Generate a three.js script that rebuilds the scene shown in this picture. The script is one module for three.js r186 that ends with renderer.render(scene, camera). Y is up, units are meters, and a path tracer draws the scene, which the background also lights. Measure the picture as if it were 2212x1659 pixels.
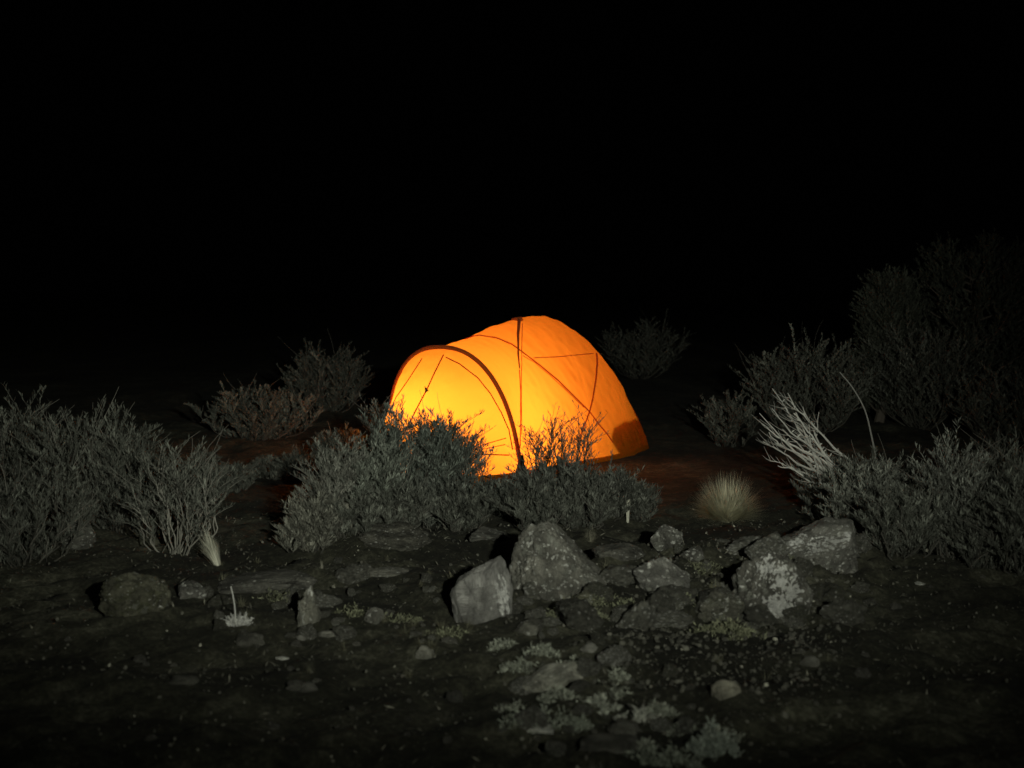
import * as THREE from 'three';
import { ImprovedNoise } from 'three/addons/math/ImprovedNoise.js';

// ---------------------------------------------------------------- camera, sky, moon, exposure
const scene = new THREE.Scene();
const EYE = 1.4, PITCH = THREE.MathUtils.degToRad(4.02), FOV = 32;
const camera = new THREE.PerspectiveCamera(FOV, 1024 / 768, 0.05, 1500);
camera.position.set(0, EYE, 0);
camera.rotation.set(-PITCH, 0, 0);
camera.focus = 8.6; camera.userData.fStop = 2.4;
camera.updateMatrixWorld(true);
scene.add(camera);

const renderer = new THREE.WebGLRenderer({ antialias: true });
renderer.toneMapping = THREE.LinearToneMapping;
renderer.toneMappingExposure = 1;
renderer.shadowMap.enabled = true;

{ // moonless night: an even, almost black sky
  const w = 8, h = 4, d = new Float32Array(w * h * 4);
  for (let i = 0; i < w * h; i++) d.set([0.00016, 0.00016, 0.00016, 1], i * 4);
  const t = new THREE.DataTexture(d, w, h, THREE.RGBAFormat, THREE.FloatType);
  t.mapping = THREE.EquirectangularReflectionMapping; t.needsUpdate = true;
  scene.background = t; scene.environment = t;
}
const moon = new THREE.DirectionalLight(new THREE.Color(0.9, 0.95, 1), 0.006);
moon.position.set(6, 14, 10); moon.castShadow = true; moon.shadow.radius = 20;
moon.shadow.camera.left = -12; moon.shadow.camera.right = 12; moon.shadow.camera.top = 12; moon.shadow.camera.bottom = -12;
scene.add(moon, moon.target);

const TORCH_AT = [0.85, 1.75, 0.5], TORCH_AIM = [-0.4, 0.75, -9], TORCH_CD = 120, TORCH_CONE = 28;
const LANTERN_CD = 6.7;

// ---------------------------------------------------------------- helpers
const V = (x, y, z) => new THREE.Vector3(x, y, z);
const noise = new ImprovedNoise();
const N = (x, y, z = 0) => noise.noise(x, y, z);
function fbm(x, y, z = 0, o = 4) { let a = 1, s = 0, n = 0; for (let i = 0; i < o; i++) { s += a * N(x, y, z); n += a; a *= 0.5; x = x * 2.03 + 17.1; y = y * 2.03 + 9.2; z = z * 2.03 + 5.7; } return s / n; }
function rnd(seed) { let a = (seed * 2654435761) >>> 0; return () => { a = (a + 0x6D2B79F5) >>> 0; let t = Math.imul(a ^ (a >>> 15), 1 | a); t = (t + Math.imul(t ^ (t >>> 7), 61 | t)) ^ t; return ((t ^ (t >>> 14)) >>> 0) / 4294967296; }; }
const taken = {};
function numbered(n) { const k = taken[n] = (taken[n] ?? -1) + 1; return k ? `${n}_${String(k).padStart(3, '0')}` : n; }
function shade(o) { o.traverse((m) => { if (m.isMesh) { m.castShadow = true; m.receiveShadow = true; } }); return o; }
function mesh(name, geometry, material, parent) { const m = new THREE.Mesh(geometry, material); m.name = name; if (parent) parent.add(m); m.castShadow = m.receiveShadow = true; return m; }
function top(o, name, label, category, group) { o.name = numbered(name); o.userData = { label, category }; if (group) o.userData.group = group; scene.add(o); return shade(o); }
const smooth = (a, b, x) => { const t = Math.min(1, Math.max(0, (x - a) / (b - a))); return t * t * (3 - 2 * t); };

class Bits {
  constructor() { this.p = []; this.c = []; this.i = []; }
  blade(b, dir, len, wid, side, c, bend = 0) {                    // a folded leaf: two faces hinged on its midrib
    const k = this.p.length / 3, m = b.clone().addScaledVector(dir, len * 0.55), t = b.clone().addScaledVector(dir, len); if (bend) t.y += bend * len;
    this.p.push(b.x, b.y, b.z, m.x + side.x * wid / 2, m.y + side.y * wid / 2, m.z + side.z * wid / 2, t.x, t.y, t.z, m.x - side.x * wid / 2, m.y - side.y * wid / 2 + wid * 0.15, m.z - side.z * wid / 2);
    for (let q = 0; q < 4; q++) this.c.push(...c); this.i.push(k, k + 1, k + 2, k, k + 2, k + 3);
  }
  twig(pts, r0, r1, c, n = 4) {
    const k0 = this.p.length / 3, a = V(0, 0, 0), u = V(0, 0, 0), w = V(0, 0, 0);
    for (let j = 0; j < pts.length; j++) {
      a.copy(pts[Math.min(j + 1, pts.length - 1)]).sub(pts[Math.max(j - 1, 0)]).normalize(); u.set(a.y, -a.x + 0.3, 0.2).cross(a).normalize(); w.crossVectors(a, u);
      const rr = r0 + (r1 - r0) * j / (pts.length - 1);
      for (let q = 0; q < n; q++) { const t = q / n * Math.PI * 2, x = Math.cos(t) * rr, y = Math.sin(t) * rr; this.p.push(pts[j].x + u.x * x + w.x * y, pts[j].y + u.y * x + w.y * y, pts[j].z + u.z * x + w.z * y); this.c.push(...c); }
      if (j) for (let q = 0; q < n; q++) { const A = k0 + (j - 1) * n + q, B = k0 + (j - 1) * n + (q + 1) % n, C = A + n, D = B + n; this.i.push(A, B, C, B, D, C); }
    }
  }
  geometry() { const g = new THREE.BufferGeometry(); g.setAttribute('position', new THREE.Float32BufferAttribute(this.p, 3)); g.setAttribute('color', new THREE.Float32BufferAttribute(this.c, 3)); g.setIndex(this.i); return g; }
}
const jitter = (r, s) => (r() - 0.5) * 2 * s;
function curve(a, b, bow, n) { const o = []; for (let i = 0; i <= n; i++) { const t = i / n, p = a.clone().lerp(b, t); p.addScaledVector(bow, Math.sin(t * Math.PI) ); o.push(p); } return o; }

// ---------------------------------------------------------------- the lie of the land
const TENT = { x: -0.45, z: -10.33, th: 0.654 };
function land(x, z) {
  const flat = smooth(1.5, 3.2, Math.hypot(x - 0.15, z + 10.9));
  const near = smooth(60, 20, Math.hypot(x, z));
  let y = fbm(x * 0.42 + 3.1, z * 0.42) * 0.1 * flat * near;
  y += (fbm(x * 1.7, z * 2.3, 4) * 0.085 + Math.abs(fbm(x * 3.4, z * 5.2, 8, 3)) * 0.07 + Math.max(0, fbm(x * 9, z * 13, 18, 2)) * 0.03) * (0.15 + 0.85 * flat) * near;
  y += fbm(x * 14, z * 14, 2, 2) * 0.012 * near;
  y += 0.12 * Math.exp(-(((x + 0.75) / 0.42) ** 2) - (((z + 7.15) / 0.35) ** 2));   // low earth mound before the shrubs
  y += 0.05 * Math.exp(-(((x + 1.25) / 0.5) ** 2) - (((z + 6.35) / 0.14) ** 2));
  const bank = Math.exp(-(((x - 0.95) / 1.0) ** 4) - (((z + 6.35 + 0.25 * (x - 0.9)) / 0.55) ** 2)); y += bank * (0.07 + 0.15 * Math.max(0, 0.5 - Math.abs(fbm(x * 2.6, z * 2.6, 66, 3)) * 2) + 0.09 * fbm(x * 6, z * 6, 12, 3));
  const spill = Math.exp(-(((x - 0.25) / 0.45) ** 2) - (((z + 4.7) / 0.6) ** 2)); y += spill * (0.03 + 0.06 * fbm(x * 5, z * 5, 22, 3));
  y += 0.07 * Math.exp(-(((x - 1.45) / 0.6) ** 2) - (((z + 7.3) / 0.5) ** 2));
  return y;
}
const FOC = 1106 / (Math.tan(THREE.MathUtils.degToRad(FOV / 2)) * 4 / 3);      // picture coordinates run to 2212 x 1659
function ray(px, py) { return V((px - 1106) / FOC, -(py - 829.5) / FOC, -1).normalize().applyQuaternion(camera.quaternion); }
function onLand(px, py) {
  const d = ray(px, py), p = V(0, 0, 0);
  for (let t = 1.5; t < 60; t += 0.02) { p.copy(d).multiplyScalar(t).add(camera.position); if (p.y < land(p.x, p.z)) break; }
  p.y = land(p.x, p.z); return p;
}
const perMetre = (p) => FOC / -(p.clone().applyMatrix4(camera.matrixWorldInverse).z);

// ---------------------------------------------------------------- ground
function soilTexture(seed, a, b, c) {
  const n = 1024, d = new Uint8Array(n * n * 4), r = rnd(seed);
  const P = 64, lat = (k) => { const g = new Float32Array(k * k); for (let i = 0; i < k * k; i++) g[i] = r(); return (u, v) => { u *= k; v *= k; const i = Math.floor(u), j = Math.floor(v); let f = u - i, g2 = v - j; f = f * f * (3 - 2 * f); g2 = g2 * g2 * (3 - 2 * g2); const q = (x, y) => g[((y % k) + k) % k * k + ((x % k) + k) % k]; return (q(i, j) * (1 - f) + q(i + 1, j) * f) * (1 - g2) + (q(i, j + 1) * (1 - f) + q(i + 1, j + 1) * f) * g2; }; };
  const L = [lat(8), lat(24), lat(P), lat(180), lat(420)];
  for (let y = 0; y < n; y++) for (let x = 0; x < n; x++) {
    const u = x / n, v = y / n, m = L[0](u, v) * 0.3 + L[1](u, v) * 0.25 + L[2](u, v) * 0.25 + L[3](u, v) * 0.3, e = L[4](u, v);
    const t = Math.min(1, Math.max(0, (m - 0.3) / 0.55)), g = 0.62 + 0.76 * e, i = (y * n + x) * 4;
    for (let k = 0; k < 3; k++) { let s = (t < 0.5 ? a[k] + (b[k] - a[k]) * t * 2 : b[k] + (c[k] - b[k]) * (t * 2 - 1)) * g; s = s <= 0.0031308 ? s * 12.92 : 1.055 * s ** (1 / 2.4) - 0.055; d[i + k] = Math.min(255, s * 255); }
    d[i + 3] = 255;
  }
  const t = new THREE.DataTexture(d, n, n); t.colorSpace = THREE.SRGBColorSpace; t.wrapS = t.wrapT = THREE.RepeatWrapping; t.magFilter = THREE.LinearFilter; t.minFilter = THREE.LinearMipmapLinearFilter; t.generateMipmaps = true; t.needsUpdate = true;
  return t;
}
{
  const lines = (stops) => { const o = []; for (let i = 0; i + 1 < stops.length; i++) { const [a, s] = stops[i], [b] = stops[i + 1], n = Math.max(1, Math.round((b - a) / s)); for (let k = 0; k < n; k++) o.push(a + (b - a) * k / n); } o.push(stops[stops.length - 1][0]); return o; };
  const X = lines([[-700, 175], [-60, 6], [-12, 1], [-5, 0.04], [5, 1], [12, 6], [60, 175], [700, 1]]);
  const Zs = lines([[-900, 210], [-60, 6], [-24, 0.7], [-14, 0.1], [-10, 0.05], [-3, 0.25], [4, 2], [30, 90], [300, 1]]);
  const pos = [], uv = [], col = [], idx = [];
  for (const z of Zs) for (const x of X) {
    pos.push(x, land(x, z), z); uv.push(x / 2.3, z / 2.3);
    const s = smooth(-0.35, 0.4, fbm(x * 0.9, z * 0.9, 31, 5)), k = 0.45 + 0.95 * s; col.push(k, k * 0.985, k * (0.9 + 0.06 * s));
  }
  for (let j = 0; j + 1 < Zs.length; j++) for (let i = 0; i + 1 < X.length; i++) { const a = j * X.length + i, b = a + X.length; idx.push(a, b, a + 1, b, b + 1, a + 1); }
  const g = new THREE.BufferGeometry(); g.setAttribute('position', new THREE.Float32BufferAttribute(pos, 3)); g.setAttribute('uv', new THREE.Float32BufferAttribute(uv, 2)); g.setAttribute('color', new THREE.Float32BufferAttribute(col, 3)); g.setIndex(idx); g.computeVertexNormals();
  const tex = soilTexture(5, [0.024, 0.0245, 0.016], [0.062, 0.0625, 0.043], [0.15, 0.15, 0.112]);
  const m = new THREE.MeshStandardMaterial({ map: tex, bumpMap: tex, bumpScale: 0.016, roughness: 1, vertexColors: true });
  const ground = mesh('ground', g, m, scene); ground.userData = { kind: 'structure', label: 'dark stony desert soil running out into the night' };
}

// ---------------------------------------------------------------- tent
const tentFabric = new THREE.MeshPhysicalMaterial({ color: new THREE.Color(0.93, 0.262, 0.018), roughness: 1, transmission: 0.55, thickness: 0, specularIntensity: 0, side: THREE.DoubleSide });
const sleeveFabric = new THREE.MeshPhysicalMaterial({ color: new THREE.Color(0.5, 0.14, 0.018), roughness: 1, transmission: 0.45, thickness: 0, specularIntensity: 0.2, side: THREE.DoubleSide });
const seamFabric = new THREE.MeshPhysicalMaterial({ color: new THREE.Color(0.75, 0.19, 0.016), roughness: 1, transmission: 0.6, thickness: 0, specularIntensity: 0.2, side: THREE.DoubleSide });
const darkCord = new THREE.MeshStandardMaterial({ color: new THREE.Color(0.05, 0.035, 0.02), roughness: 0.8 });
const greyFabric = new THREE.MeshStandardMaterial({ color: new THREE.Color(0.045, 0.05, 0.055), roughness: 0.9 });
const tent = new THREE.Group();
tent.position.set(TENT.x, land(TENT.x, TENT.z), TENT.z); tent.rotation.y = -TENT.th;
top(tent, 'dome_tent', 'glowing orange dome tent with arched vestibule and a lantern inside', 'tent');
tent.updateMatrixWorld(true);
{
  const a0 = 0.646, H0 = 0.949, lean = 0.139, u1 = 1.049, a1 = 0.646, H1 = 1.176, u2 = 2.172, a2 = 0.437, kk = 0.507, ext = 0.761, e0 = 0.865, e1 = 1.2;
  const arc = (u, a, h, e, ln, phi) => { const c = Math.cos(phi), s = Math.max(0, Math.sin(phi)), v = a * Math.sign(c) * Math.abs(c) ** e, w = h * s ** e; return V(v, w, -u + ln * w); };
  function body(s, phi) {                       // s 0..1 doorway hoop to ridge top, 1..2 ridge top to the rear hem
    if (s <= 1) { const q = Math.sin(s * Math.PI / 2), sm = s * s * (3 - 2 * s) * 0.85 + 0.15 * q; return arc(u1 * s, a0 + (a1 - a0) * q, H0 + (H1 - H0) * sm, e0 + (e1 - e0) * s, lean * (1 - s) / H0, phi); }
    const t = Math.sin((s - 1) * Math.PI / 2); return arc(u1 + (u2 - u1) * t, a1 + (a2 - a1) * t ** 2.2, H1 * Math.max(1 - t * t, 0) ** kk, e1, 0, phi);
  }
  function front(t, phi) { const h = body(0, phi), c = Math.cos(phi), g = V(a0 * c, 0, ext * Math.max(0, Math.sin(phi)) ** 0.8); const p = h.lerp(g, t); p.z -= 0.05 * Math.sin(t * Math.PI) * Math.sin(phi); return p; }
  function sheet(f, n, m, swap, crumple) {
    const pos = [], uv = [], idx = [], e = 1e-3;
    for (let j = 0; j <= m; j++) for (let i = 0; i <= n; i++) {
      const a = i / n, b = j / m, p = f(a, b), nn = f(Math.min(1, a + e), b).sub(f(Math.max(0, a - e), b)).cross(f(a, Math.min(1, b + e)).sub(f(a, Math.max(0, b - e))));
      if (nn.lengthSq() > 1e-14) { nn.normalize(); const fade = Math.min(1, p.y / 0.1); p.addScaledVector(nn, crumple(a, b, p) * fade); }
      p.y = Math.max(p.y, -0.02) - (p.y < 0.005 ? 0.03 : 0);
      pos.push(p.x, p.y, p.z); uv.push(a * 2, b * 2);
    }
    for (let j = 0; j < m; j++) for (let i = 0; i < n; i++) { const k = j * (n + 1) + i, l = k + n + 1; idx.push(k, k + 1, l, k + 1, l + 1, l); }
    const g = new THREE.BufferGeometry(); g.setAttribute('position', new THREE.Float32BufferAttribute(pos, 3)); g.setAttribute('uv', new THREE.Float32BufferAttribute(uv, 2)); g.setIndex(idx); g.computeVertexNormals(); return g;
  }
  const ph = (b) => 0.001 + b * (Math.PI - 0.002);
  const crease = (x) => 1 - Math.min(1, Math.abs(x) * 3.2);
  const folds = (a, b, p) => 0.012 * fbm(p.x * 3, p.y * 3, p.z * 3, 2) + 0.007 * N(p.x * 5 + p.y * 14, p.y * 5 - p.z * 14, p.z * 9) + 0.0028 * N(p.y * 30 + p.z * 9, p.z * 30, p.x * 12) + 0.009 * crease(fbm(p.y * 5 + p.z * 4, p.z * 9 - p.y * 3, p.x * 3, 2)) * smooth(-0.1, 0.3, N(p.x * 3, p.y * 3 + 7, p.z * 3));
  const fly = mesh('rainfly', sheet((a, b) => body(a * 2, ph(b)), 110, 130, 0, folds), tentFabric, tent);
  const vestibule = mesh('vestibule_panel', sheet((a, b) => front(a, ph(b)), 60, 110, 0, (a, b, p) => 0.008 * fbm(p.x * 4, p.y * 4, p.z * 4, 2) + 0.003 * N(p.y * 26 - p.x * 8, p.x * 7, p.z * 7) + 0.008 * crease(fbm(p.y * 9 - p.x * 4, p.x * 3, p.z * 4, 2)) * smooth(-0.15, 0.3, N(p.x * 4, p.y * 4, p.z * 4 + 3))), tentFabric, tent);
  tent.updateMatrixWorld(true);
  const tube = (pts, r, k = 8, flat = 1) => { const c = new THREE.CatmullRomCurve3(pts), g = new THREE.TubeGeometry(c, Math.max(8, pts.length * 5), r, k, false); return g; };
  { const pts = []; for (let i = 0; i <= 60; i++) { const p = body(0, ph(i / 60)); p.x *= 1.012; p.y = p.y * 1.012; pts.push(p); }
    mesh('doorway_hoop', tube(pts, 0.017), sleeveFabric, tent); }
  const hoop = tent.children[tent.children.length - 1];
  const caster = new THREE.Raycaster();
  const zoomed = ([a, b]) => [(1150 + a / 1.9235) * 0.642276, (1000 + b / 1.9235) * 0.642276];
  function lay(targets, line, lift) {           // a photograph line followed on the cloth, in the tent's own axes
    const out = [];
    for (let i = 0; i + 1 < line.length; i++) for (let k = 0; k < 6; k++) {
      const t = k / 6, q = zoomed([line[i][0] * (1 - t) + line[i + 1][0] * t, line[i][1] * (1 - t) + line[i + 1][1] * t]);
      caster.set(camera.position, ray(q[0], q[1]));
      const h = caster.intersectObjects(targets, false)[0];
      if (h) { const n = h.face.normal.clone(), pl = tent.worldToLocal(h.point.clone()); const c = tent.worldToLocal(camera.position.clone()).sub(pl); if (n.dot(c) < 0) n.negate(); out.push(pl.addScaledVector(n, lift)); }
    }
    return out.filter((p, i) => i === 0 || p.distanceTo(out[i - 1]) < 0.25);
  }
  const stitch = (name, targets, line, r, m, r1 = r) => { const p = lay(targets, line, r * 0.4); if (p.length < 3) { console.log('no hits', name); return; } const b = new Bits(); b.twig(new THREE.CatmullRomCurve3(p).getPoints(p.length * 3), r, r1, [1, 1, 1], 8); const g = b.geometry(); g.computeVertexNormals(); return mesh(name, g, m, tent); };
  stitch('pole_sleeve', [fly], [[1146, 150], [1138, 250], [1138, 370], [1148, 480]], 0.014, sleeveFabric, 0.005);
  stitch('pole_sleeve', [fly], [[1148, 470], [1155, 600], [1155, 800], [1150, 1010]], 0.0045, seamFabric);
  stitch('seam', [fly], [[1167, 170], [1162, 355], [1160, 640], [1163, 940]], 0.0032, seamFabric);
  stitch('pole_sleeve', [fly], [[800, 272], [845, 255], [890, 247], [1000, 264], [1100, 305], [1160, 350], [1280, 440], [1400, 540], [1510, 650], [1600, 740], [1660, 820], [1715, 885], [1760, 950]], 0.006, seamFabric);
  stitch('seam', [fly], [[1170, 378], [1240, 418], [1340, 500], [1440, 592], [1590, 738]], 0.003, seamFabric);
  stitch('seam', [fly], [[1240, 392], [1400, 385], [1550, 370], [1640, 362]], 0.0035, seamFabric);
  stitch('pole_sleeve', [fly], [[1645, 366], [1650, 430], [1640, 540], [1620, 660], [1600, 740], [1570, 820], [1530, 920]], 0.009, seamFabric, 0.005);
  stitch('vent_hood', [fly], [[1022, 168], [1070, 152], [1120, 145], [1175, 150]], 0.012, sleeveFabric, 0.026);
  stitch('seam', [vestibule, fly], [[672, 388], [760, 430], [880, 522], [960, 622], [1030, 745], [1080, 860], [1108, 1010]], 0.0045, sleeveFabric);
  stitch('zipper', [vestibule], [[658, 372], [600, 490], [550, 598], [480, 730], [400, 890]], 0.0055, sleeveFabric);
  const zip = tent.children[tent.children.length - 1];
  stitch('zipper', [vestibule], [[520, 395], [440, 520], [352, 648], [300, 760]], 0.0045, sleeveFabric);
  stitch('hem_seam', [vestibule], [[700, 1026], [820, 1019], [960, 1017], [1105, 1022]], 0.0045, sleeveFabric);
  stitch('fold', [vestibule], [[890, 960], [960, 940], [1080, 905]], 0.0035, seamFabric);
  stitch('fold', [vestibule], [[900, 985], [980, 968], [1070, 950]], 0.003, seamFabric);
  { const p = lay([vestibule], [[545, 590], [556, 606]], 0.012)[2]; const g = new THREE.ConeGeometry(0.018, 0.05, 5); g.rotateZ(0.5); g.translate(p.x, p.y, p.z); mesh('zip_toggle', g, darkCord, zip); }
  { const pts = []; for (let i = 0; i <= 40; i++) { const p = front(1, ph(i / 40)); pts.push([p.x * 0.985, p.z * 0.985]); } const back = []; for (let i = 1; i <= 20; i++) { const q = body(i / 10, 0.001); back.push([q.x * 0.98, q.z]); }
    const s = new THREE.Shape(); const all = [...back.slice().reverse(), ...pts, ...back.map(([x, z]) => [-x, z])]; all.forEach(([x, z], i) => i ? s.lineTo(x, -z) : s.moveTo(x, -z));
    const g = new THREE.ShapeGeometry(s); g.rotateX(-Math.PI / 2); g.translate(0, 0.045, 0); mesh('groundsheet', g, greyFabric, tent); }
  { const p0 = body(0, 0.01), boot = new THREE.LatheGeometry([[0.0, 0.17], [0.02, 0.165], [0.028, 0.1], [0.05, 0.05], [0.085, -0.02]].map(([x, y]) => new THREE.Vector2(x, y)), 12);
    for (const s of [1, -1]) { const g = boot.clone(); g.translate(s * (p0.x + 0.01), 0, p0.z + 0.005); mesh('hoop_boot', g, greyFabric, hoop); } }
  for (const [ax, ay, az, bx, bz] of [[0.66, 0.06, 0.02, 0.86, 0.1], [0, 0.03, ext, 0, ext + 0.2]]) {
    const line = mesh('guy_line', tube([V(ax, ay, az), V((ax + bx) / 2, ay / 2 + 0.005, (az + bz) / 2), V(bx, 0.0, bz)], 0.003, 5), darkCord, tent);
    const g = new THREE.CylinderGeometry(0.005, 0.005, 0.16, 6); g.rotateX(0.3); g.translate(bx, 0, bz); mesh('tent_stake', g, darkCord, line); }
  shade(tent);
}
// the lantern hanging inside the doorway and the rucksack that shades the rear corner
function inTent(x, y, z) { return tent.localToWorld(V(x, y, z)); }
{
  const at = inTent(-0.08, 0.07, -0.17), o = new THREE.Group(); o.position.copy(at);
  const metal = new THREE.MeshStandardMaterial({ color: 0x30343a, roughness: 0.5, metalness: 0.4 });
  mesh('base', new THREE.LatheGeometry([[0, 0.035], [0.03, 0.035], [0.036, 0.055], [0.036, 0.07], [0, 0.07]].map(([a, b]) => new THREE.Vector2(a, b)), 24), metal, o);
  mesh('globe', new THREE.LatheGeometry([[0.001, 0.072], [0.04, 0.074], [0.05, 0.13], [0.044, 0.2], [0.02, 0.225], [0.001, 0.228]].map(([a, b]) => new THREE.Vector2(a, b)), 24), new THREE.MeshStandardMaterial({ color: 0xfff4e0, emissive: new THREE.Color(1, 0.86, 0.62), emissiveIntensity: 6 }), o);
  mesh('cap', new THREE.CylinderGeometry(0.014, 0.046, 0.022, 20).translate(0, 0.239, 0), metal, o);
  mesh('handle', new THREE.TorusGeometry(0.025, 0.003, 6, 18, Math.PI).translate(0, 0.251, 0), metal, o);
  mesh('cord', new THREE.CylinderGeometry(0.002, 0.002, 0.64, 5).translate(0, 0.59, 0), metal, o);
  const l = new THREE.PointLight(new THREE.Color(1, 0.93, 0.78), LANTERN_CD); l.position.set(0, 0.15, 0); l.shadow.radius = 3.5; l.castShadow = true; o.add(l);
  top(o, 'camping_lantern', 'lit camping lantern hanging from a cord inside the tent doorway', 'lantern');
}
{
  const o = new THREE.Group(); o.position.copy(inTent(0.2, 0.046, -1.72)); o.rotation.y = -TENT.th + 0.45;
  const cloth = new THREE.MeshStandardMaterial({ color: new THREE.Color(0.05, 0.06, 0.075), roughness: 0.95 });
  const sack = (w, h, d, seed) => { const g = new THREE.SphereGeometry(1, 36, 28), p = g.attributes.position; for (let i = 0; i < p.count; i++) { const v = V(p.getX(i), p.getY(i), p.getZ(i)), q = (c) => Math.sign(c) * Math.abs(c) ** 0.55; const k = 1 + 0.06 * fbm(v.x * 2 + seed, v.y * 2, v.z * 2); p.setXYZ(i, q(v.x) * w / 2 * k, q(v.y) * h / 2 * k + h / 2, q(v.z) * d / 2 * k); } g.computeVertexNormals(); return g; };
  mesh('main_pack', sack(0.36, 0.46, 0.24, 2), cloth, o);
  mesh('lid', sack(0.3, 0.1, 0.22, 5).translate(0, 0.4, 0), cloth, o);
  mesh('pocket', sack(0.24, 0.2, 0.09, 8).translate(0, 0.05, 0.13), cloth, o);
  top(o, 'rucksack', 'packed rucksack shading the rear corner inside the tent', 'rucksack');
}

{
  const o = new THREE.Group(); o.position.copy(inTent(0.42, 0.046, -1.4)); o.rotation.y = -TENT.th + 0.06;
  const cloth = new THREE.MeshStandardMaterial({ color: new THREE.Color(0.06, 0.05, 0.05), roughness: 0.95 });
  const g = new THREE.LatheGeometry([[0.001, -0.27], [0.07, -0.268], [0.105, -0.25], [0.112, -0.1], [0.108, 0], [0.113, 0.12], [0.104, 0.25], [0.06, 0.268], [0.001, 0.27]].map(([a, b]) => new THREE.Vector2(a, b)), 28).rotateX(Math.PI / 2).translate(0, 0.112, 0); mesh('roll', g, cloth, o);
  for (const z of [-0.14, 0.14]) mesh('strap', new THREE.TorusGeometry(0.114, 0.005, 6, 28).translate(0, 0.112, z), cloth, o);
  top(o, 'sleeping_bag', 'rolled sleeping bag lying against the tent side wall inside', 'sleeping bag');
}
// ---------------------------------------------------------------- rocks
const rockGrain = soilTexture(12, [0.62, 0.62, 0.61], [0.88, 0.88, 0.86], [1, 1, 0.98]);
const rockMaterial = new THREE.MeshStandardMaterial({ color: 0xffffff, map: rockGrain, bumpMap: rockGrain, bumpScale: 0.008, vertexColors: true, roughness: 0.72 });
function rockGeometry(seed, o = {}) {
  const r = rnd(seed), planes = [], detail = o.detail ?? 16, rough = (o.rough ?? 0.075) * 1.5;
  if (o.planes) for (const [x, y, z, d] of o.planes) planes.push([V(x, y, z).normalize(), d]);
  else { const n = o.faces ?? 16; for (let i = 0; i < n; i++) { const y = 1 - 2 * (i + 0.5) / n, a = i * 2.39996 + r() * 1.2, s = Math.sqrt(1 - y * y); planes.push([V(s * Math.cos(a) + (r() - 0.5) * 0.5, y + (r() - 0.5) * 0.4, s * Math.sin(a) + (r() - 0.5) * 0.5).normalize(), 0.72 + 0.28 * r()]); } }
  const g = new THREE.IcosahedronGeometry(1, detail); g.deleteAttribute('normal'); g.deleteAttribute('uv');
  const src = g.attributes.position, seen = new Map(), pos = [], idx = [];
  for (let i = 0; i < src.count; i++) { const k = `${src.getX(i).toFixed(5)},${src.getY(i).toFixed(5)},${src.getZ(i).toFixed(5)}`; let j = seen.get(k); if (j === undefined) { j = pos.length / 3; seen.set(k, j); pos.push(src.getX(i), src.getY(i), src.getZ(i)); } idx.push(j); }
  const uv = [], col = [], w = o.w ?? 1, h = o.h ?? 1, d = o.d ?? 1, k = o.sharp ?? 14, v = V(0, 0, 0), base = o.color ?? [0.15, 0.146, 0.13], scale = Math.max(w, h) * 10;
  for (let i = 0; i < pos.length; i += 3) {
    v.set(pos[i], pos[i + 1], pos[i + 2]);
    let s = 0; for (const [n, off] of planes) { const q = n.dot(v) / off; if (q > 0) s += q ** k; }
    let rad = s > 0 ? s ** (-1 / k) : 1; rad = Math.min(rad, 1.6);
    rad *= 1 + rough * (1.6 * fbm(v.x * 1.7 + seed, v.y * 1.7, v.z * 1.7, 3) + 0.8 * fbm(v.x * 5, v.y * 5 + seed, v.z * 5, 4) + 0.45 * fbm(v.x * 16 + seed, v.y * 16, v.z * 16, 3) - 0.7 * Math.max(0, 0.16 - Math.abs(fbm(v.x * 2.3 + seed * 3, v.y * 2.3, v.z * 2.3, 3))) * 4);
    pos[i] = v.x * rad * w / 2; pos[i + 1] = v.y * rad * h * 0.62 + h * 0.38; pos[i + 2] = v.z * rad * d / 2;
    { const A = Math.abs(v.x), B = Math.abs(v.y), C = Math.abs(v.z), X = pos[i], Y = pos[i + 1], Z = pos[i + 2], u = o.w ? 1 / 0.4 : 1; if (A > B && A > C) uv.push(Z * u, Y * u); else if (B > C) uv.push(X * u, Z * u + 0.37); else uv.push(X * u + 0.61, Y * u); }
    const x = v.x * scale, y = v.y * scale, z = v.z * scale;
    let m = 0.8 + 1.1 * smooth(-0.3, 0.35, fbm(x * 0.5 + seed, y * 0.5, z * 0.5, 5)), c = base.map((b) => b * m);
    const l1 = fbm(x * 0.8 + 40 + seed, y * 0.8, z * 0.8, 4), l2 = fbm(x * 2.1 + 80 + seed, y * 2.1, z * 2.1, 3);
    const mix = (t, to) => { c = c.map((b, q) => b + (to[q] - b) * t); };
    if (o.moss) mix(o.moss * smooth(0.0, 0.2, l1), [0.13, 0.135, 0.075]);
    if (o.lichen) { mix(smooth(0.34 - o.lichen * 0.3, 0.4 - o.lichen * 0.3, l1) * 0.75, [0.3, 0.305, 0.265]); mix(smooth(0.42 - o.lichen * 0.28, 0.46 - o.lichen * 0.28, l2), [0.8, 0.8, 0.75]); }
    for (const [px, py, pz, pr] of o.patches ?? []) { const q = Math.acos(Math.min(1, v.dot(V(px, py, pz).normalize()))) + l2 * 0.95 + l1 * 0.4; mix(smooth(pr, pr - 0.05, q), [0.86, 0.86, 0.83]); }
    col.push(...c);
  }
  const out = new THREE.BufferGeometry(); out.setAttribute('position', new THREE.Float32BufferAttribute(pos, 3)); out.setAttribute('uv', new THREE.Float32BufferAttribute(uv, 2)); out.setAttribute('color', new THREE.Float32BufferAttribute(col, 3)); out.setIndex(idx); out.computeVertexNormals(); return out;
}
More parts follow.
